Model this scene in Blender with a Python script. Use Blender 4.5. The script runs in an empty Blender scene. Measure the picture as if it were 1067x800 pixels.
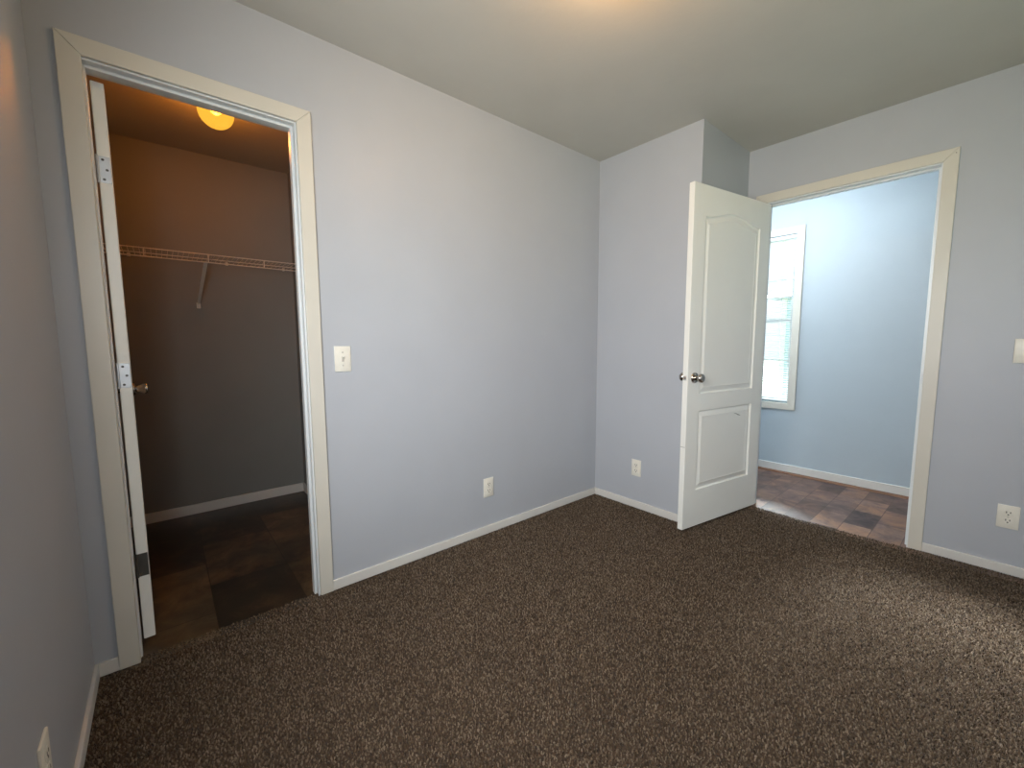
import bpy, bmesh, math, random
import numpy as np
from mathutils import Vector, Matrix

random.seed(7)
PI = math.pi
SC = bpy.context.scene
COL = SC.collection

# ------------------------------------------------------------------ camera
cam_data = bpy.data.cameras.new('camera')
cam_data.sensor_fit = 'HORIZONTAL'
cam_data.sensor_width = 36.0
cam_data.lens = 433.01 / 1067.0 * 36.0
cam_data.clip_start = 0.02
cam = bpy.data.objects.new('camera', cam_data)
COL.objects.link(cam)
_r = Vector((0.76424292, -0.64491493, -0.00418302))
_u = Vector((0.06690484, 0.07282983, 0.99509776))
_f = Vector((0.64144875, 0.76077628, -0.09880761))
cam.matrix_world = Matrix(((_r.x, _u.x, -_f.x, -2.49034), (_r.y, _u.y, -_f.y, -1.96752),
                           (_r.z, _u.z, -_f.z, 1.15688), (0, 0, 0, 1)))
SC.camera = cam

# ------------------------------------------------------------------ world, big lights, exposure
SC.view_settings.view_transform = 'Standard'
SC.view_settings.look = 'None'
SC.view_settings.gamma = 1.0
SC.view_settings.use_curve_mapping = False
SC.view_settings.exposure = 0.0

SKY_STRENGTH = 1.3
ROOM_WINDOW_W = 44.0
REAR_FILL_W = 1.0
HALL_FILL_W = 52.0
ROOM_LAMP_W = 35.0
CLOSET_LAMP_W = 19.0
SUN_STRENGTH = 118.0

REAR_Y = -2.75

world = bpy.data.worlds.new('overcast_sky')
SC.world = world
world.use_nodes = True
wn = world.node_tree.nodes
bg = wn['Background']
bg.inputs['Color'].default_value = (0.86, 0.94, 1.0, 1)
bg.inputs['Strength'].default_value = SKY_STRENGTH


def area_light(name, loc, direction, sx, sy, power, color, spread=180):
    l = bpy.data.lights.new(name, 'AREA')
    l.shape = 'RECTANGLE'
    l.size, l.size_y = sx, sy
    l.energy = power
    l.color = color
    l.spread = math.radians(spread)
    o = bpy.data.objects.new(name, l)
    o.location = loc
    o.rotation_euler = Vector(direction).to_track_quat('-Z', 'Z').to_euler()
    COL.objects.link(o)
    return o


# daylight arriving at the bedroom window (behind the camera); added fills at the rear wall and the hall end
area_light('daylight_bedroom_window', (-2.90, -1.52, 1.46), (1, 0.64, -0.34), 1.0, 1.15, ROOM_WINDOW_W, (0.945, 0.972, 0.99), 140)
area_light('added_rear_fill', (-0.40, REAR_Y - 0.12, 1.46), (0.0, 1, -0.30), 1.1, 1.15, REAR_FILL_W, (0.93, 0.975, 0.99), 150)
area_light('added_hall_fill', (1.22, 1.72, 1.40), (0, -1, 0), 0.85, 1.5, HALL_FILL_W, (0.72, 0.88, 1.0))


# hazy sun dropping through an added, unseen skylight in the hall ceiling and on through the open doorway
sun = bpy.data.lights.new('hazy_sun', 'SUN')
sun.energy = SUN_STRENGTH
sun.angle = math.radians(34)
sun.color = (0.88, 0.96, 1.0)
sun_o = bpy.data.objects.new('hazy_sun', sun)
sun_o.rotation_euler = Vector((-1.60, -1.12, -1.95)).to_track_quat('-Z', 'Z').to_euler()
sun_o.location = (6, 6, 12)
COL.objects.link(sun_o)


# ------------------------------------------------------------------ materials
def new_mat(name):
    m = bpy.data.materials.new(name)
    m.use_nodes = True
    nt = m.node_tree
    b = nt.nodes['Principled BSDF']
    return m, nt, b


def mapping(nt, scale=(1, 1, 1), loc=(0, 0, 0), rot=(0, 0, 0)):
    tc = nt.nodes.new('ShaderNodeTexCoord')
    mp = nt.nodes.new('ShaderNodeMapping')
    mp.inputs['Scale'].default_value = scale
    mp.inputs['Location'].default_value = loc
    mp.inputs['Rotation'].default_value = rot
    nt.links.new(tc.outputs['Object'], mp.inputs['Vector'])
    return mp.outputs['Vector']


def noise(nt, vec, scale, detail=3.0, rough=0.55, distortion=0.0):
    n = nt.nodes.new('ShaderNodeTexNoise')
    n.inputs['Scale'].default_value = scale
    n.inputs['Detail'].default_value = detail
    n.inputs['Roughness'].default_value = rough
    n.inputs['Distortion'].default_value = distortion
    nt.links.new(vec, n.inputs['Vector'])
    return n.outputs['Fac']


def ramp(nt, fac, stops, interp='LINEAR'):
    r = nt.nodes.new('ShaderNodeValToRGB')
    r.color_ramp.interpolation = interp
    els = r.color_ramp.elements
    while len(els) < len(stops):
        els.new(0.5)
    for e, (p, c) in zip(els, stops):
        e.position = p
        e.color = (c[0], c[1], c[2], 1)
    nt.links.new(fac, r.inputs['Fac'])
    return r.outputs['Color']


def mix(nt, fac, a, b, mode='MIX'):
    n = nt.nodes.new('ShaderNodeMix')
    n.data_type = 'RGBA'
    n.blend_type = mode
    for sock, v in ((n.inputs['Factor'], fac), (n.inputs[6], a), (n.inputs[7], b)):
        if hasattr(v, 'is_output'):
            nt.links.new(v, sock)
        else:
            sock.default_value = v if not isinstance(v, tuple) else (v[0], v[1], v[2], 1)
    return n.outputs[2]


def bump(nt, b, height, strength, dist=0.01):
    n = nt.nodes.new('ShaderNodeBump')
    n.inputs['Strength'].default_value = strength
    n.inputs['Distance'].default_value = dist
    nt.links.new(height, n.inputs['Height'])
    nt.links.new(n.outputs['Normal'], b.inputs['Normal'])


def paint(name, col, rough=0.5, tex=60.0, strength=0.12, var=0.03, spec=0.5):
    m, nt, b = new_mat(name)
    v = mapping(nt)
    n1 = noise(nt, v, 3.0, 4)
    c = ramp(nt, n1, [(0.3, tuple(x * (1 - var) for x in col)), (0.7, tuple(min(1, x * (1 + var)) for x in col))])
    nt.links.new(c, b.inputs['Base Color'])
    b.inputs['Roughness'].default_value = rough
    b.inputs['Specular IOR Level'].default_value = spec
    if strength:
        bump(nt, b, noise(nt, v, tex, 4, 0.6), strength, 0.004)
    return m


def plain(name, col, rough=0.5, metal=0.0, spec=0.5):
    m, nt, b = new_mat(name)
    v = mapping(nt)
    n1 = noise(nt, v, 40.0, 3)
    c = ramp(nt, n1, [(0.3, tuple(x * 0.96 for x in col)), (0.7, tuple(min(1, x * 1.04) for x in col))])
    nt.links.new(c, b.inputs['Base Color'])
    b.inputs['Roughness'].default_value = rough
    b.inputs['Metallic'].default_value = metal
    b.inputs['Specular IOR Level'].default_value = spec
    return m


def carpet_mat():
    """yarn colours: every strand of the pile takes its own shade of brown"""
    m, nt, b = new_mat('brown_carpet_yarn')
    geo = nt.nodes.new('ShaderNodeNewGeometry')
    v = mapping(nt)
    c = ramp(nt, geo.outputs['Random Per Island'], [(0.0, YARN[0]), (0.4, YARN[1]), (0.75, YARN[2]), (1.0, YARN[3])])
    lay = noise(nt, v, 3.0, 3, 0.5)
    c = mix(nt, 1.0, c, ramp(nt, lay, [(0.35, (0.88, 0.87, 0.86)), (0.65, (1.0, 1.0, 1.0))]), 'MULTIPLY')
    nt.links.new(c, b.inputs['Base Color'])
    b.inputs['Roughness'].default_value = 0.9
    b.inputs['Specular IOR Level'].default_value = 0.15
    b.inputs['Sheen Weight'].default_value = 0.12
    return m


YARN = ((0.030, 0.018, 0.010), (0.115, 0.077, 0.046), (0.178, 0.127, 0.082), (0.28, 0.214, 0.15))


def vinyl_mat(name, row, length, offset, swap, stops, alt, rough):
    m, nt, b = new_mat(name)
    v = mapping(nt, loc=(-offset[0], -offset[1], 0)) if not swap else \
        mapping(nt, loc=(-offset[1], offset[0], 0), rot=(0, 0, PI / 2))
    br = nt.nodes.new('ShaderNodeTexBrick')
    br.offset = 0.5
    br.inputs['Scale'].default_value = 1.0
    br.inputs['Color1'].default_value = (0, 0, 0, 1)
    br.inputs['Color2'].default_value = (1, 1, 1, 1)
    br.inputs['Mortar'].default_value = (0.35, 0.35, 0.35, 1)
    br.inputs['Mortar Size'].default_value = 0.0025
    br.inputs['Mortar Smooth'].default_value = 0.4
    br.inputs['Brick Width'].default_value = length
    br.inputs['Row Height'].default_value = row
    nt.links.new(v, br.inputs['Vector'])
    cloud = noise(nt, v, 7.0, 6, 0.62, 1.0)
    fine = noise(nt, v, 30.0, 6, 0.7, 1.2)
    hue = noise(nt, v, 3.3, 3, 0.5, 0.4)
    t = mix(nt, 0.5, br.outputs['Color'], ramp(nt, cloud, [(0.25, (0, 0, 0)), (0.75, (1, 1, 1))]))
    t = mix(nt, 0.22, t, fine)
    c = ramp(nt, t, stops)
    c = mix(nt, ramp(nt, hue, [(0.42, (0, 0, 0)), (0.62, (0.8, 0.8, 0.8))]), c, ramp(nt, t, alt))
    c = mix(nt, ramp(nt, br.outputs['Fac'], [(0.0, (0, 0, 0)), (1.0, (0.55, 0.55, 0.55))]), c,
            tuple(x * 0.9 for x in stops[0][1]))
    nt.links.new(c, b.inputs['Base Color'])
    b.inputs['Roughness'].default_value = rough
    bump(nt, b, fine, 0.12, 0.003)
    return m


def wood_mat(name, a, c2):
    m, nt, b = new_mat(name)
    v = mapping(nt, scale=(2, 2, 60))
    n1 = noise(nt, v, 6.0, 4, 0.6, 0.5)
    nt.links.new(ramp(nt, n1, [(0.3, a), (0.7, c2)]), b.inputs['Base Color'])
    b.inputs['Roughness'].default_value = 0.4
    return m


def siding_mat(name, col):
    m, nt, b = new_mat(name)
    tc = nt.nodes.new('ShaderNodeTexCoord')
    w = nt.nodes.new('ShaderNodeTexWave')
    w.wave_type = 'BANDS'
    w.bands_direction = 'Z'
    w.wave_profile = 'SAW'
    w.inputs['Scale'].default_value = 2.2
    nt.links.new(tc.outputs['Object'], w.inputs['Vector'])
    nt.links.new(ramp(nt, w.outputs['Fac'], [(0.0, tuple(x * 0.7 for x in col)), (0.12, col)]), b.inputs['Base Color'])
    b.inputs['Roughness'].default_value = 0.7
    bump(nt, b, w.outputs['Fac'], 0.4, 0.02)
    return m


def grass_mat():
    m, nt, b = new_mat('lawn_green')
    v = mapping(nt)
    n1 = noise(nt, v, 14.0, 6, 0.7)
    nt.links.new(ramp(nt, n1, [(0.3, (0.025, 0.036, 0.014)), (0.55, (0.045, 0.052, 0.022)), (0.75, (0.07, 0.066, 0.04))]),
                 b.inputs['Base Color'])
    b.inputs['Roughness'].default_value = 0.95
    return m


def glow_mat(name, col, strength, clear):
    """frosted lamp glass: lets its bulb's light out and glows itself"""
    m = bpy.data.materials.new(name)
    m.use_nodes = True
    nt = m.node_tree
    nt.nodes.clear()
    out = nt.nodes.new('ShaderNodeOutputMaterial')
    em = nt.nodes.new('ShaderNodeEmission')
    tr = nt.nodes.new('ShaderNodeBsdfTransparent')
    gl = nt.nodes.new('ShaderNodeBsdfGlossy')
    gl.inputs['Roughness'].default_value = 0.15
    lw = nt.nodes.new('ShaderNodeLayerWeight')
    lw.inputs['Blend'].default_value = 0.35
    v = mapping(nt)
    nz = noise(nt, v, 28.0, 3, 0.5, 0.8)
    c = ramp(nt, nz, [(0.3, tuple(x * 0.93 for x in col)), (0.7, col)])
    nt.links.new(c, em.inputs['Color'])
    em.inputs['Strength'].default_value = strength
    tr.inputs['Color'].default_value = (1.0, 0.93, 0.82, 1)
    gl.inputs['Color'].default_value = (1, 1, 1, 1)
    m1 = nt.nodes.new('ShaderNodeMixShader')
    m1.inputs['Fac'].default_value = clear
    nt.links.new(em.outputs[0], m1.inputs[1])
    nt.links.new(tr.outputs[0], m1.inputs[2])
    m2 = nt.nodes.new('ShaderNodeMixShader')
    mul = nt.nodes.new('ShaderNodeMath')
    mul.operation = 'MULTIPLY'
    mul.inputs[1].default_value = 0.12
    nt.links.new(lw.outputs['Facing'], mul.inputs[0])
    nt.links.new(mul.outputs[0], m2.inputs['Fac'])
    nt.links.new(m1.outputs[0], m2.inputs[1])
    nt.links.new(gl.outputs[0], m2.inputs[2])
    nt.links.new(m2.outputs[0], out.inputs['Surface'])
    return m


def emit_mat(name, col, strength):
    m, nt, b = new_mat(name)
    b.inputs['Base Color'].default_value = (*col, 1)
    b.inputs['Emission Color'].default_value = (*col, 1)
    b.inputs['Emission Strength'].default_value = strength
    return m


def glass_mat():
    m, nt, b = new_mat('window_glass')
    nt.nodes.clear()
    out = nt.nodes.new('ShaderNodeOutputMaterial')
    tr = nt.nodes.new('ShaderNodeBsdfTransparent')
    tr.inputs['Color'].default_value = (0.96, 0.985, 0.985, 1)
    gl = nt.nodes.new('ShaderNodeBsdfGlossy')
    gl.inputs['Roughness'].default_value = 0.02
    lw = nt.nodes.new('ShaderNodeLayerWeight')
    lw.inputs['Blend'].default_value = 0.5
    pw = nt.nodes.new('ShaderNodeMath')
    pw.operation = 'POWER'
    pw.inputs[1].default_value = 4.0
    nt.links.new(lw.outputs['Facing'], pw.inputs[0])
    sc_ = nt.nodes.new('ShaderNodeMath')
    sc_.operation = 'MULTIPLY_ADD'
    sc_.inputs[1].default_value = 0.6
    sc_.inputs[2].default_value = 0.03
    nt.links.new(pw.outputs[0], sc_.inputs[0])
    mx = nt.nodes.new('ShaderNodeMixShader')
    nt.links.new(sc_.outputs[0], mx.inputs['Fac'])
    nt.links.new(tr.outputs[0], mx.inputs[1])
    nt.links.new(gl.outputs[0], mx.inputs[2])
    nt.links.new(mx.outputs[0], out.inputs['Surface'])
    return m


WALL = (0.448, 0.468, 0.505)
M = {
    'wall': paint('lavender_grey_wall_paint', WALL, 0.45, 55, 0.10, 0.02),
    'hall_wall': paint('blue_grey_hall_paint', (0.43, 0.50, 0.545), 0.5, 55, 0.10, 0.02),
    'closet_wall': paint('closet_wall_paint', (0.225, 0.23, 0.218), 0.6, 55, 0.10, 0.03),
    'ceiling': paint('textured_ceiling_paint', (0.555, 0.532, 0.482), 0.7, 30, 0.2, 0.03),
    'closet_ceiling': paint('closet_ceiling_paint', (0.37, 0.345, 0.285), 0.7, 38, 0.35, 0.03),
    'trim': paint('cream_trim_paint', (0.64, 0.61, 0.535), 0.38, 18, 0.05, 0.03),
    'jamb': paint('white_jamb_paint', (0.74, 0.76, 0.76), 0.35, 18, 0.05, 0.03),
    'base': paint('white_baseboard_paint', (0.68, 0.66, 0.62), 0.4, 18, 0.05, 0.03),
    'door': paint('white_door_paint', (0.88, 0.875, 0.82), 0.36, 90, 0.03, 0.015),
    'carpet': carpet_mat(),
    'carpet_back': plain('brown_carpet_backing', (0.075, 0.05, 0.034), 0.95, 0.0, 0.1),
    'vinyl_hall': vinyl_mat('slate_look_vinyl', 0.145, 0.30, (0.06, -1.224), False,
                            [(0.2, (0.061, 0.035, 0.029)), (0.4, (0.155, 0.088, 0.066)), (0.55, (0.257, 0.144, 0.102)),
                             (0.75, (0.446, 0.231, 0.126)), (0.9, (0.567, 0.338, 0.204))],
                            [(0.2, (0.054, 0.037, 0.041)), (0.45, (0.135, 0.090, 0.084)), (0.65, (0.230, 0.156, 0.138)),
                             (0.9, (0.378, 0.263, 0.216))], 0.5),
    'vinyl_closet': vinyl_mat('shade_darkened_slate_vinyl', 0.33, 0.52, (0.07, -2.51), True,  # slate look vinyl with the closet's shade put into its colours
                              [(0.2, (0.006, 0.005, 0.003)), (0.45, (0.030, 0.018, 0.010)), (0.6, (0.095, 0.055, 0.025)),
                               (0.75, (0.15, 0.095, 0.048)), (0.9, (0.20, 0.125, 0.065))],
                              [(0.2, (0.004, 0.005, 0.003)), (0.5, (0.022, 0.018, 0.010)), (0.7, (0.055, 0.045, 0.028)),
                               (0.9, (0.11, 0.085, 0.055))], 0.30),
    'plate': plain('ivory_plastic', (0.78, 0.75, 0.66), 0.35),
    'slot': plain('dark_slot', (0.02, 0.018, 0.016), 0.7),
    'screw': plain('painted_screw', (0.55, 0.52, 0.46), 0.35, 0.3),
    'nickel': plain('satin_nickel', (0.50, 0.46, 0.42), 0.14, 1.0),
    'steel': plain('brushed_steel_hinge', (0.62, 0.64, 0.66), 0.4, 0.9),
    'dark_steel': plain('dark_bronze_hinge', (0.10, 0.095, 0.085), 0.5, 0.5),
    'white_wire': plain('white_coated_wire', (0.72, 0.68, 0.60), 0.4),
    'scuff': plain('grey_scuff', (0.22, 0.21, 0.19), 0.7),
    'bronze': plain('bounce_cutting_dark_frame', (0.07, 0.065, 0.06), 0.6),  # added skylight lining, kept dark so less sun bounces onto the hall wall
    'shoe': wood_mat('oak_shoe_moulding', (0.13, 0.052, 0.024), (0.24, 0.11, 0.055)),
    'blind': plain('white_blind_slat', (0.85, 0.88, 0.88), 0.45),
    'vinyl_frame': plain('white_window_frame', (0.80, 0.83, 0.84), 0.4),
    'glass': glass_mat(),
    'pan': plain('white_lamp_pan', (0.75, 0.73, 0.68), 0.4),
    'siding': siding_mat('pale_blue_siding', (0.50, 0.66, 0.74)),
    'roof': plain('grey_shingles', (0.22, 0.25, 0.28), 0.85),
    'white_ext': plain('white_exterior_trim', (0.85, 0.87, 0.88), 0.6),
    'dark_glass': plain('dark_window', (0.10, 0.14, 0.18), 0.1),
    'grass': grass_mat(),
}


# ------------------------------------------------------------------ mesh helpers
def link(name, bm, mat, parent=None, smooth=False, recalc=True):
    if recalc:
        bmesh.ops.recalc_face_normals(bm, faces=bm.faces)
    me = bpy.data.meshes.new(name)
    bm.to_mesh(me)
    bm.free()
    for m in (mat if isinstance(mat, (list, tuple)) else [mat]):
        me.materials.append(m)
    if smooth:
        for p in me.polygons:
            p.use_smooth = True
        me.set_sharp_from_angle(angle=math.radians(40))
    o = bpy.data.objects.new(name, me)
    COL.objects.link(o)
    if parent is not None:
        o.parent = parent
    return o


def empty(name, loc=(0, 0, 0), rotz=0.0):
    o = bpy.data.objects.new(name, None)
    o.empty_display_size = 0.1
    o.location = loc
    o.rotation_euler = (0, 0, rotz)
    COL.objects.link(o)
    return o


def tag(o, label=None, cat=None, group=None, kind=None):
    for k, v in (('label', label), ('category', cat), ('group', group), ('kind', kind)):
        if v:
            o[k] = v
    return o


def box(bm, lo, hi, bev=0.0, mi=0):
    lo = Vector(lo)
    hi = Vector(hi)
    mat = Matrix.Translation((lo + hi) / 2) @ Matrix.Diagonal((*(hi - lo), 1))
    r = bmesh.ops.create_cube(bm, size=1.0, matrix=mat)
    faces = {f for v in r['verts'] for f in v.link_faces}
    for f in faces:
        f.material_index = mi
    if bev:
        edges = {e for v in r['verts'] for e in v.link_edges}
        rr = bmesh.ops.bevel(bm, geom=list(edges), offset=bev, segments=2, profile=0.5, affect='EDGES')
        for f in rr['faces']:
            f.material_index = mi
    return bm


def BM(*boxes, bev=0.0):
    bm = bmesh.new()
    for lo, hi in boxes:
        box(bm, lo, hi, bev)
    return bm


def tube(bm, a, b, r, seg=8, mi=0):
    a = Vector(a)
    b = Vector(b)
    d = b - a
    q = d.to_track_quat('Z', 'Y').to_matrix().to_4x4()
    rr = bmesh.ops.create_cone(bm, cap_ends=True, segments=seg, radius1=r, radius2=r, depth=d.length,
                               matrix=Matrix.Translation((a + b) / 2) @ q)
    for f in {f for v in rr['verts'] for f in v.link_faces}:
        f.material_index = mi
    return bm


def lathe(bm, prof, origin, axis, seg=32, mi=0):
    """prof: list of (radius, height along axis)"""
    q = Vector(axis).to_track_quat('Z', 'Y').to_matrix()
    o = Vector(origin)
    rings = []
    for r, h in prof:
        if r < 1e-6:
            rings.append([bm.verts.new(o + q @ Vector((0, 0, h)))])
        else:
            rings.append([bm.verts.new(o + q @ Vector((r * math.cos(2 * PI * i / seg), r * math.sin(2 * PI * i / seg), h)))
                          for i in range(seg)])
    for A, B in zip(rings, rings[1:]):
        for i in range(seg):
            j = (i + 1) % seg
            if len(A) == 1 and len(B) == 1:
                continue
            if len(A) == 1:
                f = bm.faces.new((A[0], B[i], B[j]))
            elif len(B) == 1:
                f = bm.faces.new((A[i], A[j], B[0]))
            else:
                f = bm.faces.new((A[i], A[j], B[j], B[i]))
            f.material_index = mi
    return bm


def prism(bm, pts, fmap, d0, d1, bev=0.0):
    """extrude a polygon of (s, z) between depths d0 and d1; fmap(s, z, d) -> xyz"""
    a = [bm.verts.new(fmap(s, z, d0)) for s, z in pts]
    b = [bm.verts.new(fmap(s, z, d1)) for s, z in pts]
    n = len(pts)
    fs = [bm.faces.new(a), bm.faces.new(list(reversed(b)))]
    for i in range(n):
        j = (i + 1) % n
        fs.append(bm.faces.new((a[i], b[i], b[j], a[j])))
    if bev:
        edges = {e for f in fs for e in f.edges}
        bmesh.ops.bevel(bm, geom=list(edges), offset=bev, segments=2, profile=0.5, affect='EDGES')


# ------------------------------------------------------------------ room shell
H = 2.44
L = -2.739          # left wall
XC = 0.667          # wall with the hall door
STEP = -0.746
REAR = -2.75
CO0, CO1 = -2.624, -2.005      # closet door jamb faces
HEAD = 2.062
DO0, DO1 = -1.683, -0.868      # hall door jamb faces
HHEAD = 2.068
HX0, HX1 = XC + 0.1, 1.68      # hall
HY0, HY1 = -2.75, 1.6
CX1, CY0, CY1 = -1.685, 0.1, 1.555
CH = 2.405


def struct(name, bm, mat, label, cat, parent=None, smooth=False):
    o = link(name, bm, mat, parent, smooth)
    return tag(o, label, cat, None, 'structure')


# floors: carpet with a slightly ragged edge in the two doorways
def carpet():
    bm = bmesh.new()
    pts = [(L, REAR), (XC, REAR), (XC, DO0 - 0.02)]
    n = 40
    for i in range(n + 1):
        y = DO0 - 0.0 + (DO1 - DO0) * i / n
        pts.append((0.652 + random.uniform(-0.004, 0.004) - 0.012 * math.sin(PI * i / n), y))
    pts += [(XC, DO1 + 0.02), (XC, STEP), (0.0, STEP), (0.0, 0.0), (CO1 + 0.02, 0.0)]
    for i in range(n + 1):
        x = CO1 + (CO0 - CO1) * i / n
        pts.append((x, 0.03 + random.uniform(-0.004, 0.004)))
    pts += [(CO0 - 0.02, 0.0), (L, 0.0)]
    prism(bm, pts, lambda s, z, d: (s, z, d), -0.03, -0.0085)
    return bm, pts


def in_poly(px, py, pts):
    inside = np.zeros(px.shape, bool)
    n = len(pts)
    for i in range(n):
        x0, y0 = pts[i]
        x1, y1 = pts[(i + 1) % n]
        if y0 == y1:
            continue
        c = ((y0 > py) != (y1 > py)) & (px < (x1 - x0) * (py - y0) / (y1 - y0) + x0)
        inside ^= c
    return inside


def carpet_pile(pts, parent):
    """leaning twisted strands, one small three sided cone each"""
    rng = np.random.default_rng(5)
    st = 0.0070
    gx, gy = np.meshgrid(np.arange(L, XC, st), np.arange(-2.45, 0.06, st))
    px = (gx + rng.uniform(-0.5, 0.5, gx.shape) * st).ravel()
    py = (gy + rng.uniform(-0.5, 0.5, gy.shape) * st).ravel()
    keep = in_poly(px, py, pts)
    px, py = px[keep], py[keep]
    n = len(px)
    ang = rng.uniform(0, 2 * PI, n)
    lean = rng.uniform(0.001, 0.0065, n)
    hgt = rng.uniform(0.0055, 0.0110, n)
    dx, dy = np.cos(ang) * lean, np.sin(ang) * lean
    tw = rng.uniform(0, 2 * PI, n)
    V = np.zeros((n, 7, 3), np.float32)
    for ring, (f, h, r) in enumerate(((0.0, 0.0, 0.0022), (0.45, 0.72, 0.0024))):
        for k in range(3):
            a = tw + k * 2 * PI / 3 + ring * 0.5
            V[:, ring * 3 + k, 0] = px + dx * f + np.cos(a) * r
            V[:, ring * 3 + k, 1] = py + dy * f + np.sin(a) * r
            V[:, ring * 3 + k, 2] = -0.0088 + hgt * h
    V[:, 6, 0] = px + dx
    V[:, 6, 1] = py + dy
    V[:, 6, 2] = -0.0088 + hgt
    tri = np.array([(0, 1, 4), (0, 4, 3), (1, 2, 5), (1, 5, 4), (2, 0, 3), (2, 3, 5), (3, 4, 6), (4, 5, 6), (5, 3, 6)], np.int32)
    F = (np.arange(n, dtype=np.int32)[:, None, None] * 7 + tri[None]).reshape(-1)
    nf = n * len(tri)
    me = bpy.data.meshes.new('carpet_pile')
    me.vertices.add(n * 7)
    me.vertices.foreach_set('co', V.ravel())
    me.loops.add(nf * 3)
    me.loops.foreach_set('vertex_index', F)
    me.polygons.add(nf)
    me.polygons.foreach_set('loop_start', np.arange(0, nf * 3, 3, dtype=np.int32))
    me.polygons.foreach_set('use_smooth', np.ones(nf, bool))
    me.update(calc_edges=True)
    me.materials.append(M['carpet'])
    o = bpy.data.objects.new('carpet_pile', me)
    COL.objects.link(o)
    o.parent = parent
    o['kind'] = 'stuff'
    return o


cbm, cpts = carpet()
floor_o = struct('floor', cbm, M['carpet_back'], 'mottled dark brown carpet covering the bedroom floor', 'carpet')
carpet_pile(cpts, floor_o)
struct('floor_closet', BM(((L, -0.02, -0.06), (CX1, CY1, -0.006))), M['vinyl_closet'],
       'brown stone look vinyl floor of the closet, closet shade in its colour', 'floor')
struct('floor_hall', BM(((0.60, HY0, -0.06), (HX1, HY1, -0.006))), M['vinyl_hall'],
       'brown and grey stone look vinyl floor of the hall', 'floor')
struct('ceiling', BM(((L - 0.1, REAR - 0.1, H), (XC + 0.05, HY1 + 0.1, H + 0.1))), M['ceiling'],
       'textured warm grey bedroom ceiling', 'ceiling')
SX0, SX1, SY0, SY1 = 0.84, 1.38, -1.10, 0.20      # added skylight opening, lets the sun reach the doorway carpet
struct('ceiling_hall', BM(((XC + 0.05, HY0 - 0.1, H), (SX0, HY1 + 0.1, H + 0.1)), ((SX1, HY0 - 0.1, H), (HX1 + 0.1, HY1 + 0.1, H + 0.1)),
                          ((SX0, HY0 - 0.1, H), (SX1, SY0, H + 0.1)), ((SX0, SY1, H), (SX1, HY1 + 0.1, H + 0.1))), M['ceiling'],
       'hall ceiling around an added skylight opening', 'ceiling')
struct('added_skylight_4', BM(((SX0, SY0, H + 0.002), (SX0 + 0.012, SY1, H + 0.16)), ((SX1 - 0.012, SY0, H + 0.002), (SX1, SY1, H + 0.16)),
                      ((SX0 + 0.012, SY0, H + 0.002), (SX1 - 0.012, SY0 + 0.012, H + 0.16)),
                      ((SX0 + 0.012, SY1 - 0.012, H + 0.002), (SX1 - 0.012, SY1, H + 0.16)), bev=0.002),
       M['bronze'], 'added skylight lining over the hall, darkened to cut sun bounce', 'window')
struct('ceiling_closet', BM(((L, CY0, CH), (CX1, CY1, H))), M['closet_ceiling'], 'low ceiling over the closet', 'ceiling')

# walls
struct('wall_back', BM(((L, 0, -0.06), (CO0 - 0.02, 0.1, H)), ((CO0 - 0.02, 0, HEAD + 0.02), (CO1 + 0.02, 0.1, H)),
                       ((CO1 + 0.02, 0, -0.06), (0.1, 0.1, H))), M['wall'],
       'long pale lavender grey wall with the closet doorway', 'wall')
struct('wall_right', BM(((0.0, STEP, -0.06), (0.1, 0.0, H))), M['wall'], 'short pale wall behind the open panelled door', 'wall')
struct('wall_alcove', BM(((0.1, STEP, -0.06), (XC, STEP + 0.1, H))), M['wall'],
       'narrow shaded return wall above the open panelled door', 'wall')
struct('wall_entry', BM(((XC, HY0, -0.06), (HX0, DO0 - 0.02, H)), ((XC, DO0 - 0.02, HHEAD + 0.02), (HX0, DO1 + 0.02, H)),
                        ((XC, DO1 + 0.02, -0.06), (HX0, HY1, H))), M['wall'],
       'blue grey wall around the hall doorway', 'wall')
WY0, WY1, WZ0, WZ1 = -2.07, -0.97, 0.86, 2.06
struct('wall_left', BM(((L - 0.1, REAR, -0.06), (L, WY0, H)), ((L - 0.1, WY1, -0.06), (L, CY1 + 0.1, H)),
                       ((L - 0.1, WY0, -0.06), (L, WY1, WZ0)), ((L - 0.1, WY0, WZ1), (L, WY1, H))), M['wall'],
       'grey wall at the left edge beside the closet', 'wall')
RX0, RX1 = -0.97, 0.17
struct('wall_rear', BM(((L - 0.1, REAR - 0.1, -0.06), (RX0, REAR, H)), ((RX1, REAR - 0.1, -0.06), (HX1 + 0.1, REAR, H)),
                       ((RX0, REAR - 0.1, -0.06), (RX1, REAR, WZ0)), ((RX0, REAR - 0.1, WZ1), (RX1, REAR, H))), M['wall'],
       'wall behind the camera with an added fill window opening', 'wall')
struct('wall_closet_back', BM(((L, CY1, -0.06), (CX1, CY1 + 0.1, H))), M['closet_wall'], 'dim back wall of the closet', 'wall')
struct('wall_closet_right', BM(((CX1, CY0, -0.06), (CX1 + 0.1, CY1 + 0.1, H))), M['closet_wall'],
       'dim right side wall of the closet', 'wall')
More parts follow.
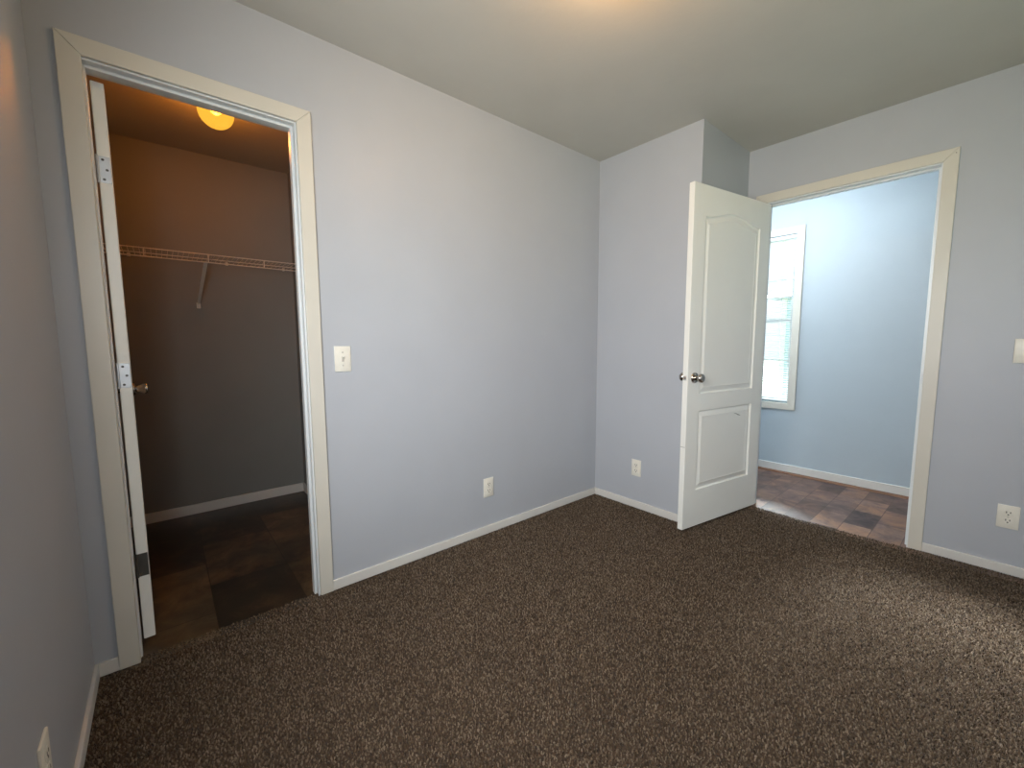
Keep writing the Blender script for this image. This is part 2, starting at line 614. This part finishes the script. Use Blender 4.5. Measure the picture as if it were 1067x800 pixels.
# hall: outer wall with the window opening, end wall with an added fill window opening
VY0, VY1, VZ0, VZ1 = -0.765, -0.005, 0.62, 2.066
struct('wall_hall', BM(((HX1, HY0, -0.06), (HX1 + 0.1, VY0, H)), ((HX1, VY1, -0.06), (HX1 + 0.1, HY1, H)),
                       ((HX1, VY0, -0.06), (HX1 + 0.1, VY1, VZ0)), ((HX1, VY0, VZ1), (HX1 + 0.1, VY1, H))),
       M['hall_wall'], 'light blue hall wall seen through the doorway', 'wall')
struct('wall_hall_end', BM(((HX0, HY1, -0.06), (0.80, HY1 + 0.1, H)), ((1.66, HY1, -0.06), (HX1 + 0.1, HY1 + 0.1, H)),
                           ((0.80, HY1, -0.06), (1.66, HY1 + 0.1, 0.62)), ((0.80, HY1, 2.2), (1.66, HY1 + 0.1, H))),
       M['hall_wall'], 'end wall of the hall around an added tall fill window', 'wall')

# baseboards
BH, BT = 0.0485, 0.012


def baseboard(name, boxes, label, mat='base'):
    struct(name, BM(*boxes, bev=0.003), M[mat], label, 'baseboard')


CW = 0.057
baseboard('baseboard_back', [((CO1 + 0.006 + CW, -BT, 0), (0.0, 0.0, BH))], 'white baseboard along the long wall from closet to corner')
baseboard('baseboard_back_left', [((L, -BT, 0), (CO0 + 0.004 - CW, 0.0, BH))], 'stub of white baseboard left of the closet casing')
baseboard('baseboard_right', [((-BT, STEP, 0), (0.0, -BT, BH))], 'white baseboard on the short wall behind the open door')
baseboard('baseboard_alcove', [((-BT, STEP - BT, 0), (XC, STEP, BH))], 'white baseboard under the return wall behind the door')
baseboard('baseboard_entry', [((XC - BT, REAR, 0), (XC, DO0 - 0.006 - CW, BH))], 'white baseboard right of the hall doorway')
baseboard('baseboard_left', [((L, REAR, 0), (L + BT, -BT, BH))], 'white baseboard along the left wall')
baseboard('baseboard_closet_back', [((L, CY1 - BT, -0.006), (CX1, CY1, 0.062))], 'dim white baseboard at the closet back wall')
baseboard('baseboard_closet_right', [((CX1 - BT, CY0, -0.006), (CX1, CY1 - BT, 0.062))], 'dim white baseboard at the closet side wall')
baseboard('baseboard_hall', [((HX1 - BT, HY0, -0.006), (HX1, HY1, 0.075))], 'white baseboard along the hall wall')


def shoe_moulding():
    bm = bmesh.new()
    R = 0.018
    pts = [(0, 0)] + [(R * math.cos(a * PI / 12), R * math.sin(a * PI / 12)) for a in range(7)]
    prism(bm, pts, lambda s, z, d: (HX1 - BT - s, d, -0.006 + z), HY0, HY1)
    return bm


struct('trim_5', shoe_moulding(), M['shoe'], 'thin reddish brown wooden strip along the foot of the hall baseboard', 'moulding', smooth=True)


# door casings, mitred boards round each opening
def casing(name, s0, s1, zt, fmap, label, th=0.014, w=CW, zbot=0.0, sill=False):
    bm = bmesh.new()
    if sill:
        legs = [[(s0 - w, zbot - w), (s0, zbot), (s0, zt), (s0 - w, zt + w)],
                [(s1, zbot), (s1 + w, zbot - w), (s1 + w, zt + w), (s1, zt)],
                [(s0 - w, zbot - w), (s1 + w, zbot - w), (s1, zbot), (s0, zbot)]]
    else:
        legs = [[(s0 - w, zbot), (s0, zbot), (s0, zt), (s0 - w, zt + w)],
                [(s1, zbot), (s1 + w, zbot), (s1 + w, zt + w), (s1, zt)]]
    legs.append([(s0, zt), (s1, zt), (s1 + w, zt + w), (s0 - w, zt + w)])
    for p in legs:
        prism(bm, p, fmap, 0.0, th, 0.0025)
    return struct(name, bm, M['trim'], label, 'door casing' if not sill else 'window casing')


casing('trim_1', CO0 + 0.004, CO1 + 0.006, HEAD + 0.006, lambda s, z, d: (s, -d, z),
       'cream painted mitred casing around the closet doorway')
hc = casing('trim_2', DO0 - 0.006, DO1 + 0.006, HHEAD + 0.006, lambda s, z, d: (XC - d, s, z),
            'cream painted mitred casing around the hall doorway')
b_ = bmesh.new()
lathe(b_, [(0.0, 0.0006), (0.0022, 0.0006), (0.0022, 0.0)], (XC - 0.014, DO0 - 0.050, HHEAD + 0.036), (-1, 0, 0), 10)
link('nail_hole', b_, M['slot'], hc)
casing('trim_6', DO0 - 0.006, DO1 + 0.006, HHEAD + 0.006, lambda s, z, d: (HX0 + d, s, z),
       'casing on the hall side of the hall doorway')
casing('trim_7', CO0 - 0.006, CO1 + 0.006, HEAD + 0.006, lambda s, z, d: (s, CY0 + d, z),
       'casing on the closet side of the closet doorway', w=0.05)

# jambs with stops
jamb_c = BM(((CO0 - 0.02, 0.0, -0.006), (CO0, 0.1, HEAD + 0.02)), ((CO1, 0.0, -0.006), (CO1 + 0.02, 0.1, HEAD + 0.02)),
            ((CO0, 0.0, HEAD), (CO1, 0.1, HEAD + 0.02)), bev=0.0015)
for lo, hi in (((CO0, 0.026, -0.006), (CO0 + 0.008, 0.060, HEAD)), ((CO1 - 0.011, 0.026, -0.006), (CO1, 0.060, HEAD)),
               ((CO0 + 0.008, 0.026, HEAD - 0.011), (CO1 - 0.011, 0.060, HEAD))):
    box(jamb_c, lo, hi, 0.002)
struct('trim_3', jamb_c, M['jamb'], 'painted closet door jamb with its stop strip', 'door jamb')
jamb_h = BM(((XC, DO0 - 0.02, -0.006), (HX0, DO0, HHEAD + 0.02)), ((XC, DO1, -0.006), (HX0, DO1 + 0.02, HHEAD + 0.02)),
            ((XC, DO0, HHEAD), (HX0, DO1, HHEAD + 0.02)), bev=0.0015)
for lo, hi in (((XC + 0.038, DO0, -0.006), (XC + 0.072, DO0 + 0.011, HHEAD)), ((XC + 0.038, DO1 - 0.011, -0.006), (XC + 0.072, DO1, HHEAD)),
               ((XC + 0.038, DO0 + 0.011, HHEAD - 0.011), (XC + 0.072, DO1 - 0.011, HHEAD))):
    box(jamb_h, lo, hi, 0.002)
jh = struct('trim_4', jamb_h, M['jamb'], 'painted hall door jamb with a steel strike plate', 'door jamb')
b_ = BM(((XC + 0.001, DO0, 0.925), (XC + 0.034, DO0 + 0.002, 0.99)), ((XC - 0.010, DO0 - 0.001, 0.940), (XC + 0.004, DO0 + 0.002, 0.978)), bev=0.0008)
tag(link('strike_plate', b_, M['steel'], jh), 'bright steel strike plate')


# ------------------------------------------------------------------ doors
def offset_loop(pts, d):
    out = []
    n = len(pts)
    for i in range(n):
        p0, p1, p2 = Vector(pts[i - 1]), Vector(pts[i]), Vector(pts[(i + 1) % n])
        e1 = (p1 - p0).normalized()
        e2 = (p2 - p1).normalized()
        n1 = Vector((-e1.y, e1.x))
        n2 = Vector((-e2.y, e2.x))
        m = (n1 + n2).normalized()
        k = d / max(0.3, m.dot(n1))
        out.append((p1.x + m.x * k, p1.y + m.y * k))
    return out


def door_leaf(w, z0, z1, t0, t1, x0=0.003):
    """molded two-panel leaf with an arched upper panel on both faces; thickness between y=t0 and y=t1"""
    bm = bmesh.new()
    hgt = z1 - z0
    # panel outlines, u measured from the hinge edge
    a, b = w * 0.145, w * 0.858
    lo0, lo1 = z0 + hgt * 0.1135, z0 + hgt * 0.3560
    up0, ups, upk = z0 + hgt * 0.4070, z0 + hgt * 0.9150, 0.047
    lower = [(a, lo0), (b, lo0), (b, lo1), (a, lo1)]
    upper = [(a, up0), (b, up0)]
    N = 28
    for i in range(N + 1):
        f = i / N
        upper.append((b + (a - b) * f, ups + upk * 0.5 * (1 - math.cos(2 * PI * f))))
    prof = [(0.002, -0.0075), (0.008, -0.0100), (0.013, -0.0095), (0.036, -0.0022), (0.041, -0.0014), (0.043, -0.0028)]
    ch = 0.002
    rims = []
    for yf, s in ((t0, -1), (t1, 1)):
        rect = [(x0 + ch, z0 + ch), (x0 + w - ch, z0 + ch), (x0 + w - ch, z1 - ch), (x0 + ch, z1 - ch)]
        edges = []

        def ring(pts, d, face_edges=None):
            vs = [bm.verts.new((x, yf + s * d, z)) for x, z in pts]
            return vs

        def close(vs):
            es = []
            for i in range(len(vs)):
                e = bm.edges.get((vs[i], vs[(i + 1) % len(vs)])) or bm.edges.new((vs[i], vs[(i + 1) % len(vs)]))
                es.append(e)
            return es

        rv = ring(rect, 0.0)
        edges += close(rv)
        for outline in (lower, upper):
            pts = [(x0 + u, z) for u, z in outline]
            prev = ring(pts, 0.0)
            edges += close(prev)
            for off, d in prof:
                cur = ring(offset_loop(pts, off), d)
                for i in range(len(cur)):
                    j = (i + 1) % len(cur)
                    bm.faces.new((prev[i], prev[j], cur[j], cur[i]))
                prev = cur
            bm.faces.new(prev)
        bmesh.ops.triangle_fill(bm, use_beauty=True, use_dissolve=False, edges=edges)
        rect2 = [(x0, z0), (x0 + w, z0), (x0 + w, z1), (x0, z1)]
        r2 = [bm.verts.new((x, yf - s * ch, z)) for x, z in rect2]
        for i in range(4):
            j = (i + 1) % 4
            bm.faces.new((rv[i], rv[j], r2[j], r2[i]))
        rims.append(r2)
    for i in range(4):
        j = (i + 1) % 4
        bm.faces.new((rims[0][i], rims[0][j], rims[1][j], rims[1][i]))
    return bm


def knob(parent, x, z, yf, s, mat):
    """round door knob standing off a face at y=yf, pointing along s*y"""
    bm = bmesh.new()
    lathe(bm, [(0.0160, 0.004), (0.0150, 0.014), (0.0160, 0.022), (0.0200, 0.029), (0.0245, 0.036), (0.0265, 0.043),
               (0.0260, 0.050), (0.0220, 0.055), (0.0130, 0.0575), (0.0, 0.058)], (x, yf, z), (0, s, 0), 36)
    k = link('knob', bm, mat, parent, smooth=True)
    bm = bmesh.new()
    lathe(bm, [(0.0, 0.0), (0.0325, 0.0), (0.0325, 0.003), (0.029, 0.008), (0.016, 0.0105), (0.0, 0.0105)],
          (x, yf, z), (0, s, 0), 36)
    link('rose', bm, mat, k, smooth=True)
    return k


def make_door(name, pin, ang, w, z0, z1, t0, t1, knob_z, hinges, label):
    root = empty(name, (pin[0], pin[1], 0), ang)
    tag(root, label, 'door', None, 'structure')
    link('door_leaf', door_leaf(w, z0, z1, t0, t1), M['door'], root)
    kx = 0.003 + w - 0.062
    for yf, s in ((t0, -1), (t1, 1)):
        knob(root, kx, knob_z, yf, s, M['nickel'])
    ym = (t0 + t1) / 2
    xe = 0.003 + w
    bm = BM(((xe - 0.001, ym - 0.011, knob_z - 0.016), (xe + 0.0010, ym + 0.011, knob_z + 0.016)), bev=0.0004)
    lp = link('latch_plate', bm, M['pan'], root)
    bm = bmesh.new()
    prism(bm, [(-0.0075, 0.0), (0.0075, 0.0), (0.0075, 0.003), (-0.0075, 0.011)],
          lambda s_, z_, d_: (xe + 0.001 + z_, ym + s_, knob_z + d_), -0.009, 0.009, 0.001)
    link('latch_bolt', bm, M['nickel'], lp)
    for zc, mk in hinges:
        bm = bmesh.new()
        box(bm, (0.0015, min(t0, t1) + 0.002, zc - 0.0445), (0.0035, max(t0, t1) - 0.001, zc + 0.0445), 0.0006)
        hg = link('hinge', bm, M[mk], root)
        tag(hg, 'dark bronze hinge plate' if mk == 'dark_steel' else 'bright steel hinge plate')
        bm = bmesh.new()
        side = t0 if abs(t0) < abs(t1) else t1
        tube(bm, (-0.001, side, zc - 0.046), (-0.001, side, zc + 0.046), 0.0042, 10)
        link('hinge_pin', bm, M[mk], hg)
        for dz, dy in ((-0.033, 0.4), (0.0, 0.66), (0.033, 0.4)):
            bm = bmesh.new()
            lathe(bm, [(0.0, 0.0008), (0.003, 0.0006), (0.0042, 0.0)], (0.0015, t0 + (t1 - t0) * (dy if abs(t0) < abs(t1) else 1 - dy), zc + dz), (-1, 0, 0), 12)
            link('screw', bm, M['dark_steel'], hg)
    return root


door1 = make_door('door_1', (0.655, -0.869), math.radians(170.7), 0.793, 0.016, 2.055, 0.0, 0.035, 0.945,
                  ((1.83, 'steel'), (1.04, 'steel'), (0.27, 'steel')),
                  'white two panel door with arched top panel standing open into the bedroom')
door2 = make_door('door_2', (-2.613, CY0 + 0.001), math.radians(92.3), 0.600, 0.022, 2.050, -0.035, 0.0, 0.950,
                  ((1.762, 'steel'), (1.043, 'steel'), (0.318, 'dark_steel')),
                  'white closet door swung into the closet, seen edge on with its hinges')

# wear on the bedroom door: a dark scrape on the lower panel, a faint rub on the upper one, a nick on the free edge
bm = bmesh.new()
path = [(0.306, 0.692, 0.0006), (0.285, 0.689, 0.0022), (0.262, 0.680, 0.0030), (0.246, 0.676, 0.0022), (0.233, 0.671, 0.0005)]
prism(bm, [(x, z + w) for x, z, w in path] + [(x, z - w) for x, z, w in reversed(path)], lambda s, z, d: (s, d, z), 0.0318, 0.0325)
tag(link('scrape_mark', bm, M['scuff'], door1), 'dark scrape on the lower panel')
link('edge_nick', BM(((0.7945, 0.0015, 0.5285), (0.7964, 0.0335, 0.5305))), M['scuff'], door1)


# ------------------------------------------------------------------ hall window
casing('trim_8', VY0, VY1, VZ1, lambda s, z, d: (HX1 - d, s, z), 'white mitred casing around the hall window', w=0.058, zbot=VZ0, sill=True)
win = empty('window_1', (HX1, (VY0 + VY1) / 2, VZ0))
tag(win, 'tall white framed hall window behind a horizontal blind', 'window', None, 'structure')
oy, oz = (VY0 + VY1) / 2, VZ0


def wb(*boxes, bev=0.002):
    bm = bmesh.new()
    for (x0, y0, z0), (x1, y1, z1) in boxes:
        box(bm, (x0 - HX1, y0 - oy, z0 - oz), (x1 - HX1, y1 - oy, z1 - oz), bev)
    return bm


xg0, xg1 = HX1 + 0.055, HX1 + 0.095
zm = (VZ0 + VZ1) / 2
fw = 0.035
link('window_frame', wb(((xg0, VY0, VZ0), (xg1, VY0 + fw, VZ1)), ((xg0, VY1 - fw, VZ0), (xg1, VY1, VZ1)),
                        ((xg0, VY0 + fw, VZ0), (xg1, VY1 - fw, VZ0 + fw)), ((xg0, VY0 + fw, VZ1 - fw), (xg1, VY1 - fw, VZ1)),
                        ((xg0, VY0 + fw, zm - 0.018), (xg1, VY1 - fw, zm + 0.018))), M['vinyl_frame'], win)
for z0, z1 in ((VZ0 + fw, zm - 0.018), (zm + 0.018, VZ1 - fw)):
    pn = link('pane', wb(((HX1 + 0.073, VY0 + fw, z0), (HX1 + 0.077, VY1 - fw, z1)), bev=0), M['glass'], win)
    link('muntin', wb(((HX1 + 0.071, VY0 + fw, (z0 + z1) / 2 - 0.007), (HX1 + 0.079, VY1 - fw, (z0 + z1) / 2 + 0.007)),
                      ((HX1 + 0.071, oy - 0.007, z0), (HX1 + 0.079, oy + 0.007, z1)), bev=0.001), M['vinyl_frame'], pn)

# horizontal blind hung in the window recess
bl = empty('window_blind', (HX1 + 0.028, oy, VZ0))
tag(bl, 'white horizontal slat blind, lowered with open slats in the hall window', 'blind')
bw = (VY1 - VY0) / 2 - 0.008
hz = VZ1 - VZ0
link('head_rail', BM(((-0.014, -bw, hz - 0.030), (0.014, bw, hz - 0.002)), bev=0.002), M['blind'], bl)
link('bottom_rail', BM(((-0.012, -bw, 0.012), (0.012, bw, 0.024)), bev=0.003), M['blind'], bl)
bm = bmesh.new()
zz = 0.042
tilt = math.radians(13)
while zz < hz - 0.036:
    pts = []
    for i in range(5):
        f = i / 4 - 0.5
        crown = 0.0022 * (1 - 4 * f * f)
        x, z = f * 0.025, crown
        pts.append((x * math.cos(tilt) - z * math.sin(tilt), zz + x * math.sin(tilt) + z * math.cos(tilt)))
    low = [(x, z - 0.0006) for x, z in reversed(pts)]
    prism(bm, pts + low, lambda s, z, d: (s, d, z), -bw, bw)
    zz += 0.0203
link('slats', bm, M['blind'], bl)
for yy in (-bw + 0.10, 0.0, bw - 0.10):
    bm = bmesh.new()
    tube(bm, (-0.0135, yy, 0.02), (-0.0135, yy, hz - 0.02), 0.0008, 6)
    tube(bm, (0.0135, yy, 0.02), (0.0135, yy, hz - 0.02), 0.0008, 6)
    link('ladder_cord', bm, M['blind'], bl)
bm = bmesh.new()
tube(bm, (-0.018, bw - 0.06, hz - 0.75), (-0.018, bw - 0.06, hz - 0.03), 0.004, 6)
link('tilt_wand', bm, M['blind'], bl)

# bedroom window frame (behind the camera), frames of the added rear and hall end fill windows
win2 = struct('window_2', BM(((L - 0.09, WY0, WZ0), (L - 0.04, WY0 + 0.04, WZ1)), ((L - 0.09, WY1 - 0.04, WZ0), (L - 0.04, WY1, WZ1)),
                             ((L - 0.09, WY0 + 0.04, WZ0), (L - 0.04, WY1 - 0.04, WZ0 + 0.04)),
                             ((L - 0.09, WY0 + 0.04, WZ1 - 0.04), (L - 0.04, WY1 - 0.04, WZ1)),
                             ((L - 0.085, -1.54, WZ0 + 0.04), (L - 0.045, -1.50, WZ1 - 0.04)), bev=0.002), M['vinyl_frame'],
              'white sliding window frame in the left wall behind the camera', 'window')
casing('trim_9', WY0, WY1, WZ1, lambda s, z, d: (L + d, s, z), 'casing around the bedroom window behind the camera', w=0.058, zbot=WZ0, sill=True)
struct('fill_window_5', BM(((RX0, REAR - 0.09, WZ0), (RX0 + 0.04, REAR - 0.04, WZ1)), ((RX1 - 0.04, REAR - 0.09, WZ0), (RX1, REAR - 0.04, WZ1)),
                      ((RX0 + 0.04, REAR - 0.09, WZ0), (RX1 - 0.04, REAR - 0.04, WZ0 + 0.04)),
                      ((RX0 + 0.04, REAR - 0.09, WZ1 - 0.04), (RX1 - 0.04, REAR - 0.04, WZ1))), M['vinyl_frame'],
       'white frame of the added fill window in the wall behind the camera', 'window')
casing('trim_11', RX0, RX1, WZ1, lambda s, z, d: (s, REAR + d, z), 'casing around the added fill window in the wall behind the camera', w=0.058, zbot=WZ0, sill=True)
struct('fill_window_3', BM(((0.80, HY1 + 0.04, 0.62), (0.84, HY1 + 0.09, 2.2)), ((1.62, HY1 + 0.04, 0.62), (1.66, HY1 + 0.09, 2.2)),
                      ((0.84, HY1 + 0.04, 0.62), (1.62, HY1 + 0.09, 0.66)), ((0.84, HY1 + 0.04, 2.16), (1.62, HY1 + 0.09, 2.2)), bev=0.002),
       M['vinyl_frame'], 'white frame of the added fill window at the far end of the hall', 'window')


# ------------------------------------------------------------------ closet shelf
def wire_shelf():
    x0, x1 = L + 0.004, CX1 - 0.004
    yb, yf = CY1 - 0.006, 1.25
    zt, zl = 1.705, 1.657
    root = empty('wire_shelf', ((x0 + x1) / 2, CY1, zt))
    tag(root, 'white ventilated wire shelf across the back wall of the closet', 'shelf')
    ox, oy_, oz_ = root.location

    def T(p):
        return (p[0] - ox, p[1] - oy_, p[2] - oz_)
    bm = bmesh.new()
    for y, z in ((yf, zt), (yf, zl), (yb, zt), ((yf + yb) / 2, zt - 0.004)):
        tube(bm, T((x0, y, z)), T((x1, y, z)), 0.0031, 8)
    link('rail', bm, M['white_wire'], root)
    bm = bmesh.new()
    x = x0 + 0.012
    while x < x1:
        tube(bm, T((x, yb, zt + 0.003)), T((x, yf, zt + 0.003)), 0.0014, 6)
        x += 0.0254
    link('deck_wires', bm, M['white_wire'], root)
    for x in (-2.526, -2.226, -1.926, -1.706):
        bm = bmesh.new()
        tube(bm, T((x, yf, zt)), T((x, yf, zl)), 0.0033, 8)
        link('lip_wire', bm, M['white_wire'], root)
    bm = bmesh.new()
    a, b = Vector(T((-2.240, yf + 0.004, zl + 0.002))), Vector(T((-2.272, CY1 - 0.004, 1.425)))
    d = (b - a).normalized()
    side = Vector((1, 0, 0))
    nrm = d.cross(side).normalized()
    vs = []
    for p, wd in ((a, 0.010), (b, 0.007)):
        for su, sv in ((-1, -1), (1, -1), (1, 1), (-1, 1)):
            vs.append(bm.verts.new(p + side * su * wd + nrm * sv * 0.004))
    for i in range(4):
        j = (i + 1) % 4
        bm.faces.new((vs[i], vs[j], vs[4 + j], vs[4 + i]))
    bm.faces.new(vs[:4])
    bm.faces.new(vs[4:])
    box(bm, T((-2.284, CY1 - 0.006, 1.395)), T((-2.262, CY1 - 0.0005, 1.432)), 0.002)
    br = link('brace', bm, M['white_wire'], root)
    bm = bmesh.new()
    lathe(bm, [(0.0, 0.003), (0.004, 0.002), (0.005, 0.0)], T((-2.273, CY1 - 0.006, 1.405)), (0, -1, 0), 12)
    link('screw', bm, M['steel'], br)
    for x in (-2.6, -2.1, -1.75):
        bm = BM((T((x - 0.008, CY1 - 0.012, zt - 0.010)), T((x + 0.008, CY1 - 0.0005, zt + 0.012))), bev=0.002)
        link('wall_clip', bm, M['white_wire'], root)
    bm = BM((T((x1 - 0.012, yf - 0.012, zl - 0.012)), T((CX1 - 0.0005, yf + 0.03, zt + 0.008))), bev=0.003)
    link('end_bracket', bm, M['white_wire'], root)
    return root


wire_shelf()


# ------------------------------------------------------------------ lamps
def lamp(name, x, y, zc, r, drop, col, glow, clear, power, light_col, label):
    root = empty(name, (x, y, zc))
    tag(root, label, 'ceiling light')
    bm = bmesh.new()
    lathe(bm, [(0.0, 0.0), (r * 0.86, 0.0), (r * 0.88, -0.006), (r * 0.80, -0.020), (r * 0.70, -0.024), (0.0, -0.024)], (0, 0, 0), (0, 0, 1), 40)
    link('lamp_base', bm, M['pan'], root, smooth=True)
    bm = bmesh.new()
    prof = [(r * 0.72, -0.022)]
    n = 18
    for i in range(n + 1):
        a = -0.62 + (PI / 2 + 0.62) * i / n
        prof.append((r * math.cos(a) if i < n else 0.0, -0.024 - drop * 0.42 - drop * 0.58 * math.sin(a)))
    lathe(bm, prof, (0, 0, 0), (0, 0, 1), 40)
    link('glass_globe', bm, glow_mat(name + '_glass', col, glow, clear), root, smooth=True)
    # bulb
    bm = bmesh.new()
    lathe(bm, [(0.013, -0.024), (0.014, -0.040), (0.024, -0.056), (0.027, -0.070), (0.022, -0.084), (0.010, -0.092), (0.0, -0.094)],
          (0, 0, 0), (0, 0, 1), 20)
    link('bulb', bm, emit_mat(name + '_bulb', (1.0, 0.60, 0.14), 1.6), root, smooth=True)
    l = bpy.data.lights.new(name + '_light', 'POINT')
    l.energy = power
    l.color = light_col
    l.shadow_soft_size = 0.02
    lo = bpy.data.objects.new(name + '_light', l)
    lo.parent = root
    lo.location = (0, 0, -0.024 - drop * 0.86)
    COL.objects.link(lo)
    return root


lamp('closet_ceiling_light', -2.195, 0.70, CH, 0.078, 0.135, (1.0, 0.47, 0.045), 1.35, 0.30, CLOSET_LAMP_W, (1.0, 0.32, 0.04),
     'glowing amber glass globe light on the closet ceiling')
lamp('bedroom_ceiling_light', -1.32, -1.12, H, 0.14, 0.10, (1.0, 0.62, 0.25), 1.4, 0.35, ROOM_LAMP_W, (1.0, 0.60, 0.26),
     'warm glass dome light in the middle of the bedroom ceiling')


# ------------------------------------------------------------------ switches and outlets (front faces local -y)
PW, PH, PT = 0.0365, 0.0585, 0.006


def plate_bm():
    bm = bmesh.new()
    box(bm, (-PW, -PT, -PH), (PW, 0.0, PH), 0.0025)
    return bm


def receptacle_bm():
    bm = bmesh.new()
    R, n = 0.0172, 28
    pts = []
    for i in range(n):
        a = 2 * PI * i / n
        pts.append((R * math.cos(a), max(-0.0138, min(0.0138, R * math.sin(a)))))
    prism(bm, pts, lambda s, z, d: (s, -d, z), PT - 0.001, PT + 0.0022, 0.0006)
    return bm


def slots(parent):
    yf = -(PT + 0.0022)
    for kind, x, z, hw, hh in (('s', -0.0065, 0.004, 0.0016, 0.0046), ('s', 0.0065, 0.004, 0.0016, 0.0040), ('g', 0, -0.0072, 0.0030, 0.003)):
        if kind == 's':
            bm = BM(((x - hw, yf - 0.0003, z - hh), (x + hw, yf + 0.0005, z + hh)))
        else:
            bm = bmesh.new()
            lathe(bm, [(0.0, 0.0003), (0.003, 0.0003), (0.003, -0.0005)], (x, yf, z), (0, -1, 0), 14)
        o = link('slot', bm, M['slot'], parent)


def screw(parent, z):
    bm = bmesh.new()
    lathe(bm, [(0.0, 0.0013), (0.0022, 0.0011), (0.0034, 0.0)], (0, -PT, z), (0, -1, 0), 14)
    link('screw', bm, M['screw'], parent)


def make_outlet():
    root = empty('wall_outlet')
    link('cover_plate', plate_bm(), M['plate'], root, smooth=True)
    for z in (0.0195, -0.0195):
        rc = link('receptacle', receptacle_bm(), M['plate'], root)
        slots(rc)
        rc.location = (0, 0, z)
    screw(root, 0.0)
    return root


def make_switch():
    root = empty('light_switch')
    link('cover_plate', plate_bm(), M['plate'], root, smooth=True)
    bm = BM(((-0.0055, -PT - 0.0004, -0.0125), (0.0055, -PT + 0.001, 0.0125)))
    rc = link('toggle_recess', bm, M['screw'], root)
    bm = bmesh.new()
    prism(bm, [(0.0, -0.006), (0.0, 0.007), (0.0135, 0.0135), (0.0145, 0.0095)],
          lambda s, z, d: (d, -PT - s, z), -0.0042, 0.0042, 0.001)
    link('toggle', bm, M['plate'], root)
    screw(root, 0.030)
    screw(root, -0.030)
    return root


def copy_tree(o, parent=None):
    c = o.copy()
    COL.objects.link(c)
    c.parent = parent
    for ch in list(o.children):
        copy_tree(ch, c)
    return c


og = 'duplex outlets on the bedroom walls'
proto = make_outlet()
spots = [((-1.024, 0.0, 0.285), 0.0, 'ivory duplex outlet low on the long wall between closet and corner'),
         ((0.0, -0.361, 0.283), -PI / 2, 'ivory duplex outlet low on the short wall beside the open door'),
         ((XC, -2.034, 0.288), -PI / 2, 'ivory duplex outlet low on the wall right of the hall doorway'),
         ((L, -0.712, 0.270), PI / 2, 'ivory duplex outlet seen edge on, low on the left wall')]
for i, (p, rz, lab) in enumerate(spots):
    o = proto if i == 0 else copy_tree(proto)
    o.location = p
    o.rotation_euler = (0, 0, rz)
    tag(o, lab, 'outlet', og)
sw = make_switch()
sw.location = (-1.852, 0.0, 1.086)
tag(sw, 'ivory toggle light switch on the long wall beside the closet casing', 'light switch', 'toggle switches on the bedroom walls')
s2 = copy_tree(sw)
s2.location = (XC, -2.029, 1.107)
s2.rotation_euler = (0, 0, -PI / 2)
tag(s2, 'ivory light switch plate cut off by the frame, above the outlet beside the hall doorway', 'light switch')

# ------------------------------------------------------------------ outside the hall window
struct('ground', BM(((-25, -25, -0.75), (40, 30, -0.6))), M['grass'], 'lawn outside the hall window', 'lawn')
struct('sun_blocker_10', BM(((HX1 + 0.1, -4.0, 2.46), (4.0, 4.0, 2.58)), bev=0.004), M['white_ext'], 'added unseen overhang shading the hall window from the sun', 'sun blocker')  # added overhang out of view, keeps direct sun off the blind slats
house = empty('neighbor_house', (8.0, 1.2, -0.6))
tag(house, 'pale blue sided house outside beyond the hall window', 'house')
link('wall', BM(((0, -8, 0), (6, 0.05, 2.75))), M['siding'], house)
bm = bmesh.new()
prism(bm, [(-0.35, 2.70), (6.35, 2.70), (3.0, 4.0)], lambda s, z, d: (s, d, z), -8.3, 0.32)
link('roof', bm, M['roof'], house)
link('corner_board', BM(((-0.02, -0.03, 0), (0.06, 0.07, 2.72)), bev=0.004), M['white_ext'], house)
wf = link('window_frame', BM(((-0.04, -0.42, 0.95), (0.02, -0.12, 2.2)), bev=0.004), M['white_ext'], house)
link('window_pane', BM(((-0.05, -0.39, 0.99), (-0.03, -0.15, 2.16))), M['dark_glass'], wf)
link('porch_rail', BM(((-0.05, -1.5, 0.0), (-0.01, -0.10, 0.62)), bev=0.004), M['white_ext'], house)
